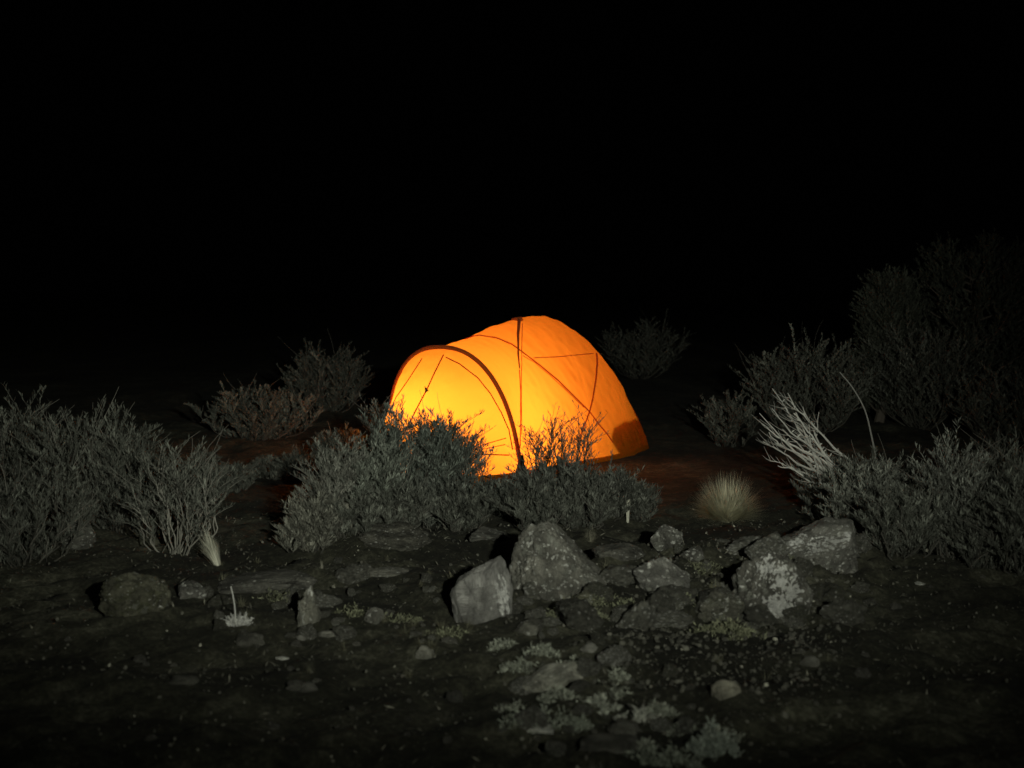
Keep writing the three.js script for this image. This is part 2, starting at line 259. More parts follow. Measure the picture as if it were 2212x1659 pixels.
function rock(name, label, px, py, wpx, hpx, o = {}) {
  const p = onLand(px, py), s = perMetre(p), w = wpx / s, h = hpx / s, d = w * (o.depth ?? 0.8);
  const m = new THREE.Mesh(rockGeometry(o.seed ?? Math.round(px * 7 + py), { ...o, w, h, d }), rockMaterial);
  const zc = p.z - d * 0.42; m.position.set(p.x * (zc / p.z), (p.y * 0.5 + 0.5 * Math.min(p.y, land(p.x, zc))) - (o.sink ?? Math.min(0.035, 0.14 * h)), zc);
  m.rotation.y = o.turn ?? 0; m.rotation.z = o.tilt ?? 0;
  return top(m, name, label, o.category ?? 'rock', o.group);
}
rock('boulder', 'squat mossy rounded boulder at the foot of the stemmy sagebrush', 297, 1342, 190, 120, { detail: 40, faces: 40, moss: 0.8, lichen: 0.3, color: [0.12, 0.118, 0.085], sharp: 9, depth: 0.9 });
rock('rock', 'small pale-flecked rock leaning on the mossy boulder', 412, 1300, 70, 42, { detail: 24, lichen: 0.75, faces: 14 });
rock('rock', 'upright slab of bare grey rock with a pointed top', 1040, 1350, 126, 146, { detail: 44, color: [0.27, 0.265, 0.25], sharp: 34, rough: 0.04, depth: 0.55, planes: [[-0.14, 0.16, 1, 0.5], [0.8, 0.45, 0.36, 0.86], [-0.36, 0.93, 0.1, 0.81], [1, -0.05, 0.1, 0.98], [-0.92, -0.3, 0.25, 0.84], [-0.8, 0.6, 0, 1.0], [0, 0.1, -1, 0.8], [0, -1, 0, 0.8], [-0.75, -0.2, 0.6, 0.86]], patches: [[0.9, 0.25, 0.3, 0.42]] });
rock('boulder', 'humped grey boulder speckled with white lichen beside the pointed slab', 1195, 1305, 205, 175, { detail: 56, lichen: 0.62, sharp: 18, rough: 0.07, depth: 0.85, color: [0.19, 0.185, 0.16], planes: [[-0.78, 0.15, 0.6, 0.72], [0.15, 0.42, 0.9, 0.66], [0.72, 0.68, 0.15, 0.62], [-0.1, 1, 0.05, 0.93], [-0.87, 0.49, 0, 0.92], [0.5, 0.2, 0.85, 0.76], [0, 0.2, -1, 0.85], [-1, -0.1, -0.2, 0.97], [0, -1, 0, 0.8], [-0.3, -0.2, 0.9, 0.8]] });
rock('rock', 'cone-shaped rock on the bare soil beyond the white sprig', 668, 1350, 64, 92, { detail: 26, lichen: 0.42, color: [0.22, 0.216, 0.18], planes: [[0.85, 0.42, 0.2, 0.58], [-0.7, 0.5, 0.35, 0.52], [0.25, 0.35, 0.95, 0.6], [0, 0.4, -1, 0.6], [0, -1, 0, 0.7], [-0.25, 1, 0.1, 0.86], [-0.9, 0, -0.2, 0.8], [0.9, -0.2, 0.4, 0.8]], sharp: 10, rough: 0.13, turn: 0.4 });
rock('rock', 'small blunt rock between the cone-shaped rock and the pointed slab', 808, 1352, 48, 44, { detail: 20, lichen: 0.45, color: [0.2, 0.196, 0.17] });
rock('flat_stone', 'long pale flat stone lying behind the pointed slab', 845, 1246, 135, 16, { detail: 24, depth: 0.6, lichen: 0.35, color: [0.24, 0.235, 0.2] });
rock('rock_ledge', 'low broad ledge of dark rock behind the white sprig', 575, 1288, 250, 46, { detail: 44, depth: 0.7, faces: 22, lichen: 0.15, color: [0.13, 0.127, 0.11], turn: 0.08, tilt: 0.06 });
rock('rock', 'pale rock with a sloping face beyond the speckled boulder', 1425, 1285, 118, 84, { detail: 36, lichen: 0.4, color: [0.23, 0.226, 0.205], tilt: -0.3, depth: 0.8 });
rock('rock', 'small peaked rock crusted with white lichen near the fluffy grass tuft', 1443, 1186, 72, 56, { detail: 30, lichen: 0.78, color: [0.15, 0.147, 0.13], faces: 12 });
rock('rock', 'low rock with a dense crust of white lichen on its crest', 1497, 1216, 52, 34, { detail: 24, lichen: 0.95 });
rock('flat_stone', 'dark flat rock lying behind the sloping pale rock', 1340, 1212, 120, 40, { detail: 28, lichen: 0.3, color: [0.12, 0.117, 0.1], depth: 0.7 });
rock('pebble', 'white pebble resting alone before the lichen slab', 1584, 1190, 28, 18, { detail: 10, color: [0.6, 0.6, 0.55], category: 'pebble' });
rock('rock', 'broad tilted rock slab with lichen patches under the dead branches', 1765, 1215, 215, 112, { detail: 56, lichen: 0.45, color: [0.2, 0.196, 0.175], sharp: 22, rough: 0.05, depth: 0.8, tilt: 0.1, planes: [[-0.3, 0.55, 0.8, 0.62], [-0.55, 0.9, -0.1, 0.66], [0.95, 0.05, 0.2, 0.82], [0.05, 0.3, -1, 0.8], [-1, 0.2, 0.3, 0.9], [0, -1, 0, 0.7], [0.3, 1, 0.1, 0.95], [0.5, -0.1, 0.9, 0.85]], patches: [[-0.2, 0.45, 0.85, 0.2], [0.35, 0.5, 0.8, 0.2], [-0.6, 0.6, 0.5, 0.2]] });
rock('boulder', 'jagged dark boulder with a large white lichen blotch low on its face', 1675, 1352, 180, 170, { detail: 60, lichen: 0.55, color: [0.12, 0.116, 0.1], sharp: 20, rough: 0.09, depth: 0.8, planes: [[-0.75, 0.55, 0.5, 0.7], [0.2, 0.25, 0.95, 0.72], [0.85, 0.6, 0.1, 0.72], [0.3, 1, 0.2, 0.86], [-0.2, 0.9, -0.5, 0.8], [0, 0.1, -1, 0.8], [-1, -0.1, 0, 0.95], [1, -0.2, 0.3, 0.86], [0, -1, 0, 0.7], [-0.3, -0.1, 0.95, 0.85]], patches: [[-0.05, -0.2, 1, 0.42], [0.05, 0.6, 0.8, 0.3], [0.35, 0.15, 0.93, 0.26], [-0.4, 0.75, 0.5, 0.26]] });
rock('rock', 'low lichen-flecked rock spilling from the jagged boulder', 1575, 1345, 120, 66, { detail: 36, lichen: 0.6, color: [0.14, 0.136, 0.11], moss: 0.6 });
rock('rock', 'smooth tan rounded rock on open soil below the jagged boulder', 1566, 1520, 88, 56, { detail: 30, seed: 71, faces: 60, color: [0.34, 0.325, 0.26], sharp: 7, rough: 0.09 });
rock('flat_stone', 'long tongue of pale flat stone before the pointed slab', 1198, 1492, 152, 44, { detail: 36, depth: 0.6, lichen: 0.35, color: [0.36, 0.355, 0.3], tilt: 0.16, turn: 0.3 });
rock('stone', 'small pale stone beside the long tongue of stone', 1272, 1412, 38, 20, { detail: 14, color: [0.32, 0.315, 0.28], category: 'stone' });
rock('stone', 'half-buried grey stone on the bare soil by the low plants', 1315, 1625, 160, 34, { detail: 30, faces: 26, color: [0.15, 0.147, 0.125], depth: 0.7, category: 'stone' });
rock('stone', 'rounded grey stone half sunk behind the low plants', 1350, 1602, 84, 36, { detail: 24, faces: 26, color: [0.17, 0.167, 0.14], category: 'stone' });
rock('stone', 'bright white chip of stone beside the low plants', 1166, 1590, 52, 16, { detail: 12, color: [0.55, 0.55, 0.5], faces: 9, depth: 0.7, category: 'stone' });
rock('stone', 'small knobbly stone on open soil before the pointed slab', 918, 1424, 44, 30, { detail: 16, color: [0.24, 0.236, 0.2], category: 'stone' });
rock('stone', 'low broad stone just before the white sprig', 541, 1400, 66, 34, { detail: 20, color: [0.14, 0.137, 0.115], category: 'stone' });
rock('stone', 'small round stone before the cone-shaped rock', 652, 1386, 28, 17, { detail: 12, faces: 24, color: [0.27, 0.265, 0.235], category: 'stone' });
rock('stone', 'slim pale stone lying before the cone-shaped rock', 712, 1384, 66, 15, { detail: 14, color: [0.26, 0.256, 0.22], depth: 0.5, category: 'stone' });
rock('stone_chip', 'thin bright white stone chip flat on bare soil', 612, 1425, 24, 6, { detail: 8, color: [0.7, 0.7, 0.65], depth: 0.5, faces: 9, category: 'stone', sink: 0.003 });
rock('stone', 'pale oval stone on open soil beyond the tan rock', 1750, 1446, 44, 28, { detail: 16, color: [0.2, 0.197, 0.17], faces: 24, category: 'stone' });
rock('stone', 'dull flat stone on the darkest stretch of soil', 665, 1500, 54, 22, { detail: 14, color: [0.13, 0.127, 0.11], category: 'stone' });
rock('stone', 'dull low stone far from any plant on bare soil', 398, 1483, 70, 18, { detail: 14, color: [0.11, 0.108, 0.09], category: 'stone' });
rock('rock', 'low rock with a bright lichen rim under the sprawling sagebrush', 165, 1185, 105, 62, { detail: 30, lichen: 0.5, color: [0.17, 0.167, 0.145] });
rock('rock', 'dark hump of rock before the dense sagebrush', 850, 1190, 205, 66, { detail: 40, faces: 30, color: [0.1, 0.097, 0.08], lichen: 0.2, depth: 0.7, sharp: 9 });
rock('rock', 'small grey rock half hidden in soil under the dense sagebrush', 1050, 1168, 90, 30, { detail: 22, color: [0.14, 0.137, 0.12], lichen: 0.3 });
rock('rock', 'dim rock on the soil beyond the jagged boulder', 1830, 1330, 70, 34, { detail: 18, color: [0.13, 0.127, 0.11] });
rock('rock', 'stubby rock at the base of the speckled boulder', 1265, 1318, 78, 44, { detail: 26, lichen: 0.4, moss: 0.6, color: [0.17, 0.166, 0.12] });
rock('rock', 'small triangular rock on a low rise before the speckled boulder', 1140, 1372, 60, 32, { detail: 20, lichen: 0.4, color: [0.19, 0.186, 0.155], faces: 9 });
rock('pebble', 'white pebble alone on dark soil by the far sagebrush', 1985, 1266, 26, 9, { detail: 8, color: [0.55, 0.55, 0.5], category: 'pebble', depth: 0.6 });
// loose stones scattered on the soil between the rocks
{
  const r = rnd(77), protos = [0, 1, 2, 3, 4].map((k) => rockGeometry(900 + k, { detail: 4, faces: 12 + k * 3, rough: 0.16, w: 1, h: 0.55, d: 0.85, lichen: k % 2 ? 0.4 : 0, color: [0.12 + 0.03 * k, 0.118 + 0.029 * k, 0.1 + 0.025 * k] }));
  let n = 0, guard = 0;
  while (n < 90 && guard++ < 3000) {
    const px = 40 + r() * 2140, py = 1215 + r() * 430, w = 0.02 + 0.05 * r() ** 3, dens = Math.exp(-(((px - 1150) / 620) ** 2)) * smooth(1680, 1380, py) + 0.12;
    if (r() > dens) continue;
    const p = onLand(px, py), m = new THREE.Mesh(protos[Math.floor(r() * 5)], rockMaterial); m.scale.setScalar(w * (0.8 + r() * 0.5)); m.position.set(p.x, p.y - w * 0.22, p.z); m.rotation.set(0, r() * 6.3, (r() - 0.5) * 0.5);
    top(m, 'loose_stone', 'small loose stone scattered on the dark soil between the rocks', 'stone', 'loose stones on the soil'); n++;
  }
  const bankStones = [0, 1, 2, 3, 4, 5, 6, 7].map((k) => rockGeometry(700 + k, { detail: 13, faces: 9 + k, rough: 0.12, w: 1, h: 0.7, d: 0.9, lichen: 0.15 + 0.11 * k, moss: k % 3 ? 0 : 0.7, color: [0.11 + 0.014 * k, 0.108 + 0.0138 * k, 0.088 + 0.012 * k] }));
  const spots = []; while (spots.length < 62) { const x = 1090 + 790 * r(), y = 1160 + 200 * r(); if (Math.abs(y - (1330 - (x - 1090) * 0.13)) < 110) spots.push([x, y, 0.06 + 0.17 * r() ** 1.6]); }
  for (let i = 0; i < 26; i++) spots.push([440 + 520 * r(), 1235 + 150 * r(), 0.04 + 0.1 * r() ** 2]);
  for (let i = 0; i < 34; i++) spots.push([1080 + 420 * r(), 1370 + 260 * r(), 0.03 + 0.09 * r() ** 2]);
  for (const [px, py, w] of spots) { const p = onLand(px, py), m = new THREE.Mesh(bankStones[Math.floor(r() * 8)], rockMaterial); m.scale.set(w * (0.8 + 0.6 * r()), w * (0.55 + 0.6 * r()), w * (0.7 + 0.5 * r())); m.position.set(p.x, p.y - w * 0.2, p.z); m.rotation.set(jitter(r, 0.3), r() * 6.3, jitter(r, 0.35)); top(m, 'half_buried_stone', 'rough half-buried stone in the rocky bank before the shrubs', 'stone', 'half-buried stones of the rocky bank'); }
  const pale = new THREE.MeshStandardMaterial({ color: new THREE.Color(0.5, 0.5, 0.45), roughness: 0.9 }), gp = new THREE.IcosahedronGeometry(0.5, 0); gp.scale(1, 0.6, 0.8);
  const M = 16000, im = new THREE.InstancedMesh(gp, pale, M), q = new THREE.Quaternion(), c = new THREE.Color();
  for (let i = 0; i < M; i++) {
    let z = -3.4 - 5.2 * r() ** 0.8, x = (r() - 0.5) * (2.4 + 1.05 * -z), s = 0.004 + 0.016 * r() ** 4; if (i % 7 < 2) { const t = r(); x = 0.1 + 0.9 * r() + 0.7 * t; z = -4.3 - 2.4 * t + jitter(r, 0.4); s = 0.004 + 0.026 * r() ** 5; } q.setFromEuler(new THREE.Euler(r() * 3, r() * 6, r() * 3));
    im.setMatrixAt(i, new THREE.Matrix4().compose(V(x, land(x, z) + s * 0.15, z), q, V(s, s, s))); const k = r(); const v = 0.14 + 0.3 * k * k + (r() < 0.02 ? 0.9 : 0); c.setRGB(v, v * 0.98, v * 0.88); im.setColorAt(i, c);
  }
  im.name = 'gravel'; im.userData = { kind: 'stuff', label: 'fine gravel strewn over the dark soil', category: 'gravel' }; im.castShadow = im.receiveShadow = true; scene.add(im);
}

// dry litter caught between the stones
{
  const r = rnd(311), g = new Bits(); g.blade(V(-0.5, 0, 0), V(1, 0.12, 0), 1, 0.16, V(0, 0.25, 1), [1, 1, 1]);
  const lg = g.geometry(); lg.deleteAttribute('color');
  const M = 9000, im = new THREE.InstancedMesh(lg, new THREE.MeshStandardMaterial({ roughness: 1, side: THREE.DoubleSide }), M), q = new THREE.Quaternion(), c = new THREE.Color();
  for (let i = 0; i < M; i++) {
    let z, x, k = 0; do { z = -3.5 - 4.6 * r() ** 0.7; x = (r() - 0.5) * (1.6 + 0.95 * -z); } while (fbm(x * 1.6, z * 2.2, 51, 3) + 0.3 * r() < 0.12 && k++ < 12);
    const s = 0.012 + 0.03 * r() ** 2; q.setFromEuler(new THREE.Euler(jitter(r, 0.5), r() * 6.3, jitter(r, 0.6)));
    im.setMatrixAt(i, new THREE.Matrix4().compose(V(x, land(x, z) + s * 0.12, z), q, V(s, s, s))); const v = 0.12 + 0.3 * r() ** 2; c.setRGB(v, v * 0.97, v * 0.76); im.setColorAt(i, c);
  }
  im.name = 'leaf_litter'; im.userData = { kind: 'stuff', label: 'dry leaf litter and stalk bits strewn between the rocks', category: 'litter' }; im.castShadow = im.receiveShadow = true; scene.add(im);
}
// ---------------------------------------------------------------- plants
const leafMaterial = new THREE.MeshPhysicalMaterial({ vertexColors: true, roughness: 0.9, specularIntensity: 0.3, side: THREE.DoubleSide });
const barkMaterial = new THREE.MeshStandardMaterial({ vertexColors: true, roughness: 0.95 });
/* sagebrush: woody stems fanning from one foot, each ending in upright leafy shoots */
function sagebrush(seed, h, rad, o = {}) {
  const r = rnd(seed), wood = new Bits(), leaf = new Bits(), ns = Math.round((o.stems ?? 13) * 1.5), sh = Math.round((o.shoots ?? 13) * 1.35), per = Math.round((o.leaves ?? 26) * 1.22), L = o.leaf ?? 0.036, W = o.width ?? 0.006;
  const tone = o.tone ?? [0.17, 0.178, 0.15], bark = o.bark ?? [0.1, 0.096, 0.08], lean = o.lean ?? [0, 0], low = o.low ?? 0.05, plume = o.plume ?? 0.3;
  for (let s = 0; s < ns; s++) {
    const az = s * 2.39996 + r() * 0.9, q = Math.sqrt((s + 0.4 + 0.4 * r()) / ns), out = rad * 0.86 * q;
    const hh = h * (0.78 - 0.3 * q * q + jitter(r, 0.1)), end = V(Math.cos(az) * out + lean[0] * h, hh, Math.sin(az) * out + lean[1] * h), foot = V(jitter(r, 0.05 * rad), -0.05, jitter(r, 0.05 * rad));
    const pts = curve(foot, end, V(Math.cos(az) * 0.12 * rad + jitter(r, 0.06), -0.08 * h * q, Math.sin(az) * 0.12 * rad + jitter(r, 0.06)), 7);
    for (let k = 1; k < 7; k++) pts[k].add(V(jitter(r, 0.018), jitter(r, 0.012), jitter(r, 0.018)));
    const bg = 0.6 + 0.6 * r(), bk = bark.map((b) => b * bg); wood.twig(pts, 0.0055 * (0.6 + h * 0.7), 0.0022, bk, 5);
    for (let k = 0; k < sh; k++) {
      const t = low + (1 - low) * Math.sqrt((k + r()) / sh), f = t * 7, i = Math.min(6, Math.floor(f)), b = pts[i].clone().lerp(pts[i + 1], f - i);
      const wild = r() < 0.12 ? 1.6 : 1, d = V(Math.cos(az) * 0.4 * q + jitter(r, 0.9 * wild), 0.65 + 0.4 * r(), Math.sin(az) * 0.4 * q + jitter(r, 0.9 * wild)).normalize(); d.x += lean[0] * 0.6; d.normalize();
      const len = h * plume * (0.45 + 0.8 * r() + (r() < 0.1 ? 0.5 : 0)) * (0.6 + 0.4 * t), tip = b.clone().addScaledVector(d, len), sp = curve(b, tip, V(jitter(r, 0.02), 0.015, jitter(r, 0.02)), 4);
      const bare = r() < 0.1; if (bare) { const e2 = b.clone().addScaledVector(d, len * 1.5); wood.twig(curve(b, e2, V(jitter(r, 0.03), 0.01, jitter(r, 0.03)), 5), 0.0024, 0.0009, [0.22, 0.21, 0.18], 3); continue; }
      wood.twig(sp, 0.0018, 0.0009, bk, 3);
      const g = 0.55 + 0.8 * r() ** 1.4 + (r() < 0.06 ? 0.6 : 0), n = Math.round(per * (0.6 + 0.6 * r()));
      for (let m = 0; m < n; m++) {
        const u = 0.12 + 0.88 * (m + r()) / n, ff = u * 4, ii = Math.min(3, Math.floor(ff)), p = sp[ii].clone().lerp(sp[ii + 1], ff - ii), a2 = r() * 6.283;
        const dd = V(Math.cos(a2) * 0.75 + d.x * 0.6, 0.45 + d.y * 0.6 + jitter(r, 0.25), Math.sin(a2) * 0.75 + d.z * 0.6).normalize(), side = V(-Math.sin(a2), jitter(r, 0.4), Math.cos(a2)).normalize(), gg = g * (0.8 + 0.4 * r());
        leaf.blade(p, dd, L * (0.65 + 0.7 * r()), W * (0.7 + 0.6 * r()), side, tone.map((c) => c * gg));
      }
    }
  }
  const G = new THREE.Group(); mesh('stems', wood.geometry(), barkMaterial, G); if (per) mesh('foliage', leaf.geometry(), leafMaterial, G); return G;
}
function plant(make, name, label, category, px, py, topPy, wpx, o = {}) {
  let p = o.at ? V(o.at[0], land(...o.at), o.at[1]) : onLand(px, py); const s = perMetre(p), h = (py - topPy) / s, g = make(o.seed ?? Math.round(px * 3 + py * 11), h, wpx / s / 2, o);
  g.position.set(p.x, p.y - 0.015, p.z); return top(g, name, label, category, o.group);
}
const sage = (label, px, py, tp, w, o) => plant(sagebrush, 'sagebrush', label, 'shrub', px, py, tp, w, o);
/* grass: a tuft of thin arching blades from one crown */
function tuft(seed, h, rad, o = {}) {
  const r = rnd(seed), b = new Bits(), n = o.blades ?? 700, tone = o.tone ?? [0.34, 0.325, 0.22], stiff = o.stiff ?? 0.6, lean = o.lean ?? 0;
  for (let i = 0; i < n; i++) {
    const az = r() * 6.283, q = Math.sqrt(r()), f = V(Math.cos(az) * rad * 0.22 * r(), -0.01, Math.sin(az) * rad * 0.22 * r()), len = h * (0.3 + 0.85 * Math.sqrt(r())) * (1 - 0.25 * q);
    const d = V(Math.cos(az) * q * rad / h * 0.95 + lean, stiff + 0.4 * r(), Math.sin(az) * q * rad / h * 0.95).normalize(), side = V(-Math.sin(az), 0, Math.cos(az)), g = 0.6 + 0.7 * r(), c = tone.map((x) => x * g), W = (o.width ?? 0.0034) * (0.7 + 0.6 * r());
    const k = b.p.length / 3, P = (t) => f.clone().addScaledVector(d, len * t).add(V(0, -0.28 * len * q * t * t, 0));
    for (let j = 0; j <= 3; j++) { const p = P(j / 3), w = W * (1 - j / 3.2) / 2; b.p.push(p.x + side.x * w, p.y, p.z + side.z * w, p.x - side.x * w, p.y, p.z - side.z * w); b.c.push(...c, ...c); if (j) { const a = k + j * 2 - 2; b.i.push(a, a + 1, a + 2, a + 1, a + 3, a + 2); } }
  }
  const G = new THREE.Group(); mesh('blades', b.geometry(), leafMaterial, G); return G;
}
const grass = (label, px, py, tp, w, o) => plant(tuft, 'grass_tuft', label, 'grass tuft', px, py, tp, w, o);
/* a flat mat of tiny upright leaves */
function cushion(seed, h, rad, o = {}) {
  const r = rnd(seed), b = new Bits(), n = o.count ?? 1500, tone = (o.tone ?? [0.17, 0.185, 0.15]).map((c) => c * 2.2);
  for (let i = 0; i < n; i++) {
    const az = r() * 6.283, q = Math.sqrt(r()), edge = 1 + 0.95 * fbm(Math.cos(az) * 1.9 + seed, Math.sin(az) * 1.9, 0, 3), x = Math.cos(az) * q * rad * edge, z = Math.sin(az) * q * rad * edge * 0.6, lump = 0.45 + 0.9 * Math.max(0, fbm(x * 22 + seed, z * 22, 3, 2) + 0.25), y = h * 1.25 * (1 - q * q * 0.8) * lump * r(); if (fbm(x * 14 + seed, z * 14, 9, 2) < -0.12) continue;
    const d = V(jitter(r, 0.9) + Math.cos(az) * 0.3, 0.7, jitter(r, 0.9) + Math.sin(az) * 0.3).normalize(), s = V(jitter(r, 1), jitter(r, 0.3), jitter(r, 1)).normalize(), g = 0.6 + 0.75 * r();
    b.blade(V(x, y - 0.004, z), d, 0.012 + 0.012 * r(), 0.005 + 0.003 * r(), s, tone.map((c) => c * g));
  }
  const G = new THREE.Group(); mesh('foliage', b.geometry(), leafMaterial, G); return G;
}
const mat = (label, px, py, tp, w, o) => plant(cushion, 'cushion_plant', label, 'ground plant', px, py, tp, w, o);

// shrubs by the mossy boulder
sage('tall ragged sagebrush with knobbly shoot tips beyond the stemmy one', 190, 1135, 862, 300, { stems: 16, shoots: 13, plume: 0.26 });
sage('wide sagebrush fading into the dark behind the ragged one', 40, 1120, 850, 300, { stems: 15, tone: [0.17, 0.178, 0.15] });
sage('low sprawling sagebrush hugging the ground above the lichen-rimmed rock', 55, 1215, 1010, 300, { stems: 14, shoots: 12, plume: 0.34 });
sage('rounded grey sagebrush crowding the ragged one', 265, 1150, 905, 190, { stems: 12, plume: 0.28 });
sage('stemmy sagebrush with bare pale stems and leafy tips', 375, 1196, 955, 190, { stems: 13, shoots: 8, leaves: 22, low: 0.3, bark: [0.36, 0.35, 0.3], plume: 0.32 });
sage('thin upright sagebrush beside the stemmy one', 440, 1160, 975, 70, { stems: 6, shoots: 9, low: 0.5, leaves: 18, bark: [0.36, 0.35, 0.3] });
grass('bright straw grass tuft leaning beside the stemmy sagebrush', 472, 1222, 1118, 60, { blades: 420, width: 0.004, tone: [0.72, 0.71, 0.58], stiff: 0.75, lean: -0.3 });
grass('small pale grass tuft at the foot of the stemmy sagebrush', 383, 1190, 1140, 26, { blades: 140, tone: [0.4, 0.39, 0.3], stiff: 1 });
// shrubs behind, towards the dark
sage('broad rounded sagebrush standing alone in the dim beyond the camp', 555, 950, 830, 310, { stems: 18, shoots: 15, plume: 0.26, leaf: 0.036, width: 0.0125 });
sage('dim tall sagebrush far beyond the rounded one', 706, 892, 742, 195, { stems: 15, shoots: 14, leaf: 0.036, width: 0.0125 });
sage('pale slender sagebrush at the foot of the vestibule', 822, 1050, 838, 60, { stems: 6, shoots: 10, tone: [0.24, 0.245, 0.21] });
sage('little sagebrush alone on dark soil beyond the dense one', 648, 1042, 975, 60, { stems: 7, shoots: 9, plume: 0.4 });
sage('low dark sagebrush on open soil by the stemmy one', 500, 1062, 1000, 90, { stems: 8, tone: [0.17, 0.178, 0.15] });
sage('knee-high sagebrush in the dark beside the vestibule', 735, 1022, 925, 130, { stems: 12, shoots: 14, tone: [0.17, 0.178, 0.15] });
sage('low dark sagebrush between the rounded one and the tent', 600, 1035, 985, 120, { stems: 10, shoots: 12, tone: [0.17, 0.178, 0.15] });
// shrubs before the tent
sage('dense grey-green sagebrush rising before the vestibule door', 895, 1112, 880, 230, { stems: 20, shoots: 20, leaves: 30, plume: 0.28, tone: [0.2, 0.225, 0.19] });
sage('spiky dense sagebrush filling in beside the tall dense one', 965, 1100, 892, 130, { stems: 11, shoots: 14, plume: 0.32, tone: [0.18, 0.2, 0.17] });
sage('wide sagebrush skirting the tall dense one', 790, 1122, 948, 200, { stems: 17, shoots: 17, plume: 0.3, tone: [0.22, 0.24, 0.2] });
sage('pale upright sagebrush with straight stems next to the wide one', 722, 1140, 958, 100, { stems: 10, shoots: 12, plume: 0.32, tone: [0.24, 0.245, 0.21], bark: [0.34, 0.33, 0.28] });
sage('low pale sagebrush clump at the end of the row before the tent', 680, 1188, 1072, 115, { stems: 12, shoots: 12, plume: 0.4, tone: [0.26, 0.26, 0.215] });
sage('short sagebrush in the gap under the doorway hoop', 1075, 1112, 1042, 170, { stems: 14, shoots: 15, plume: 0.4, tone: [0.19, 0.205, 0.175] });
sage('ankle-high sagebrush before the tall dense one', 930, 1132, 1040, 200, { stems: 14, shoots: 14, plume: 0.4, tone: [0.18, 0.192, 0.165] });
sage('rounded dense sagebrush under the tent side panel', 1205, 1122, 992, 220, { stems: 18, shoots: 19, plume: 0.27, tone: [0.18, 0.188, 0.16] });
sage('twiggy sparse sagebrush showing against the glowing side panel', 1185, 1080, 884, 120, { stems: 12, shoots: 7, leaves: 9, plume: 0.26, low: 0.45 });
sage('single sparse sagebrush sprig near the tent rear', 1262, 1075, 884, 60, { stems: 6, shoots: 6, leaves: 8, plume: 0.3, low: 0.45 });
sage('wispy sagebrush sprig before the glowing vestibule', 1022, 1090, 930, 50, { stems: 6, shoots: 6, leaves: 8, plume: 0.32, low: 0.4 });
sage('flat-topped sagebrush at the end of the row by the dark gap', 1312, 1118, 1010, 150, { stems: 15, shoots: 16, plume: 0.32, tone: [0.18, 0.188, 0.16] });
grass('pale upright grass stalk cluster by the dark gap', 1356, 1132, 1035, 22, { blades: 240, width: 0.005, tone: [0.75, 0.74, 0.62], stiff: 1.8 });
grass('fluffy straw-coloured grass tuft standing alone beside the dark gap', 1570, 1118, 1012, 165, { blades: 4200, tone: [0.72, 0.69, 0.5], stiff: 0.26, width: 0.0042 });
grass('small pale grass tuft behind the speckled boulder', 1275, 1165, 1125, 60, { blades: 260, tone: [0.3, 0.29, 0.22], stiff: 0.6 });
grass('sparse grass tuft at the foot of the speckled boulder', 1225, 1320, 1275, 80, { blades: 160, tone: [0.3, 0.3, 0.2], stiff: 0.5 });
grass('yellowish grass tuft against the jagged boulder', 1545, 1300, 1235, 70, { blades: 260, tone: [0.28, 0.275, 0.18], stiff: 0.6 });
grass('grass tuft growing at the lip of the bare soil below the low plants', 1280, 1690, 1632, 110, { blades: 200, tone: [0.3, 0.3, 0.24], stiff: 0.6 });
grass('thin upright grass sprig on the dark rock ledge', 695, 1228, 1196, 18, { blades: 70, tone: [0.36, 0.35, 0.28], stiff: 1.4 });
for (const [px, py, tp, w] of [[760, 1152, 1085, 150], [860, 1138, 1060, 150], [1000, 1140, 1068, 150], [1150, 1142, 1062, 170], [1262, 1136, 1058, 150], [1375, 1122, 1050, 70]])
  sage('shin-high sagebrush skirting the row of shrubs before the tent', px, py, tp, w, { stems: 10, shoots: 12, plume: 0.45, tone: [0.17, 0.178, 0.15], group: 'shin-high shrubs before the tent' });
grass('pale dry grass clump at the foot of the low pale sagebrush', 668, 1190, 1095, 80, { blades: 420, tone: [0.5, 0.49, 0.4], stiff: 0.9 });
grass('dry grass wisps between the pale upright sagebrush and the wide one', 752, 1148, 1060, 60, { blades: 240, tone: [0.45, 0.44, 0.36], stiff: 1.1 });
grass('tall dry grass standing among the plumes beyond the lichen slab', 2062, 1192, 985, 80, { blades: 420, tone: [0.5, 0.49, 0.41], stiff: 1.3 });
grass('short dry grass between the low sagebrush and the plumed one', 2005, 1190, 1085, 70, { blades: 320, tone: [0.45, 0.44, 0.36], stiff: 0.9 });
// shrubs beside the lichen slab
sage('grey sagebrush at the foot of the dead branches', 1790, 1120, 985, 150, { stems: 14, shoots: 16, plume: 0.34, tone: [0.28, 0.29, 0.25] });
sage('bushy sagebrush behind the lichen slab', 1870, 1150, 985, 190, { stems: 16, shoots: 16, plume: 0.34, tone: [0.26, 0.27, 0.232] });
sage('low sagebrush spreading from the lichen slab into the dark', 1950, 1195, 1050, 180, { stems: 14, shoots: 14, plume: 0.36, tone: [0.17, 0.178, 0.15] });
sage('tall plumed sagebrush standing beyond the lichen slab', 2055, 1205, 950, 120, { stems: 11, shoots: 14, plume: 0.36, tone: [0.26, 0.27, 0.235] });
sage('dim sagebrush at the edge of the clearing past the plumed one', 2185, 1150, 930, 190, { stems: 13, tone: [0.17, 0.178, 0.15] });
sage('broad sagebrush in the dusk behind the dead branches', 1745, 935, 722, 310, { stems: 20, shoots: 16, plume: 0.26, tone: [0.17, 0.178, 0.15], leaf: 0.036, width: 0.0125 });
sage('small sagebrush between the tent and the dead branches', 1565, 965, 852, 120, { stems: 9, shoots: 10, plume: 0.34, leaf: 0.036, width: 0.0125 });
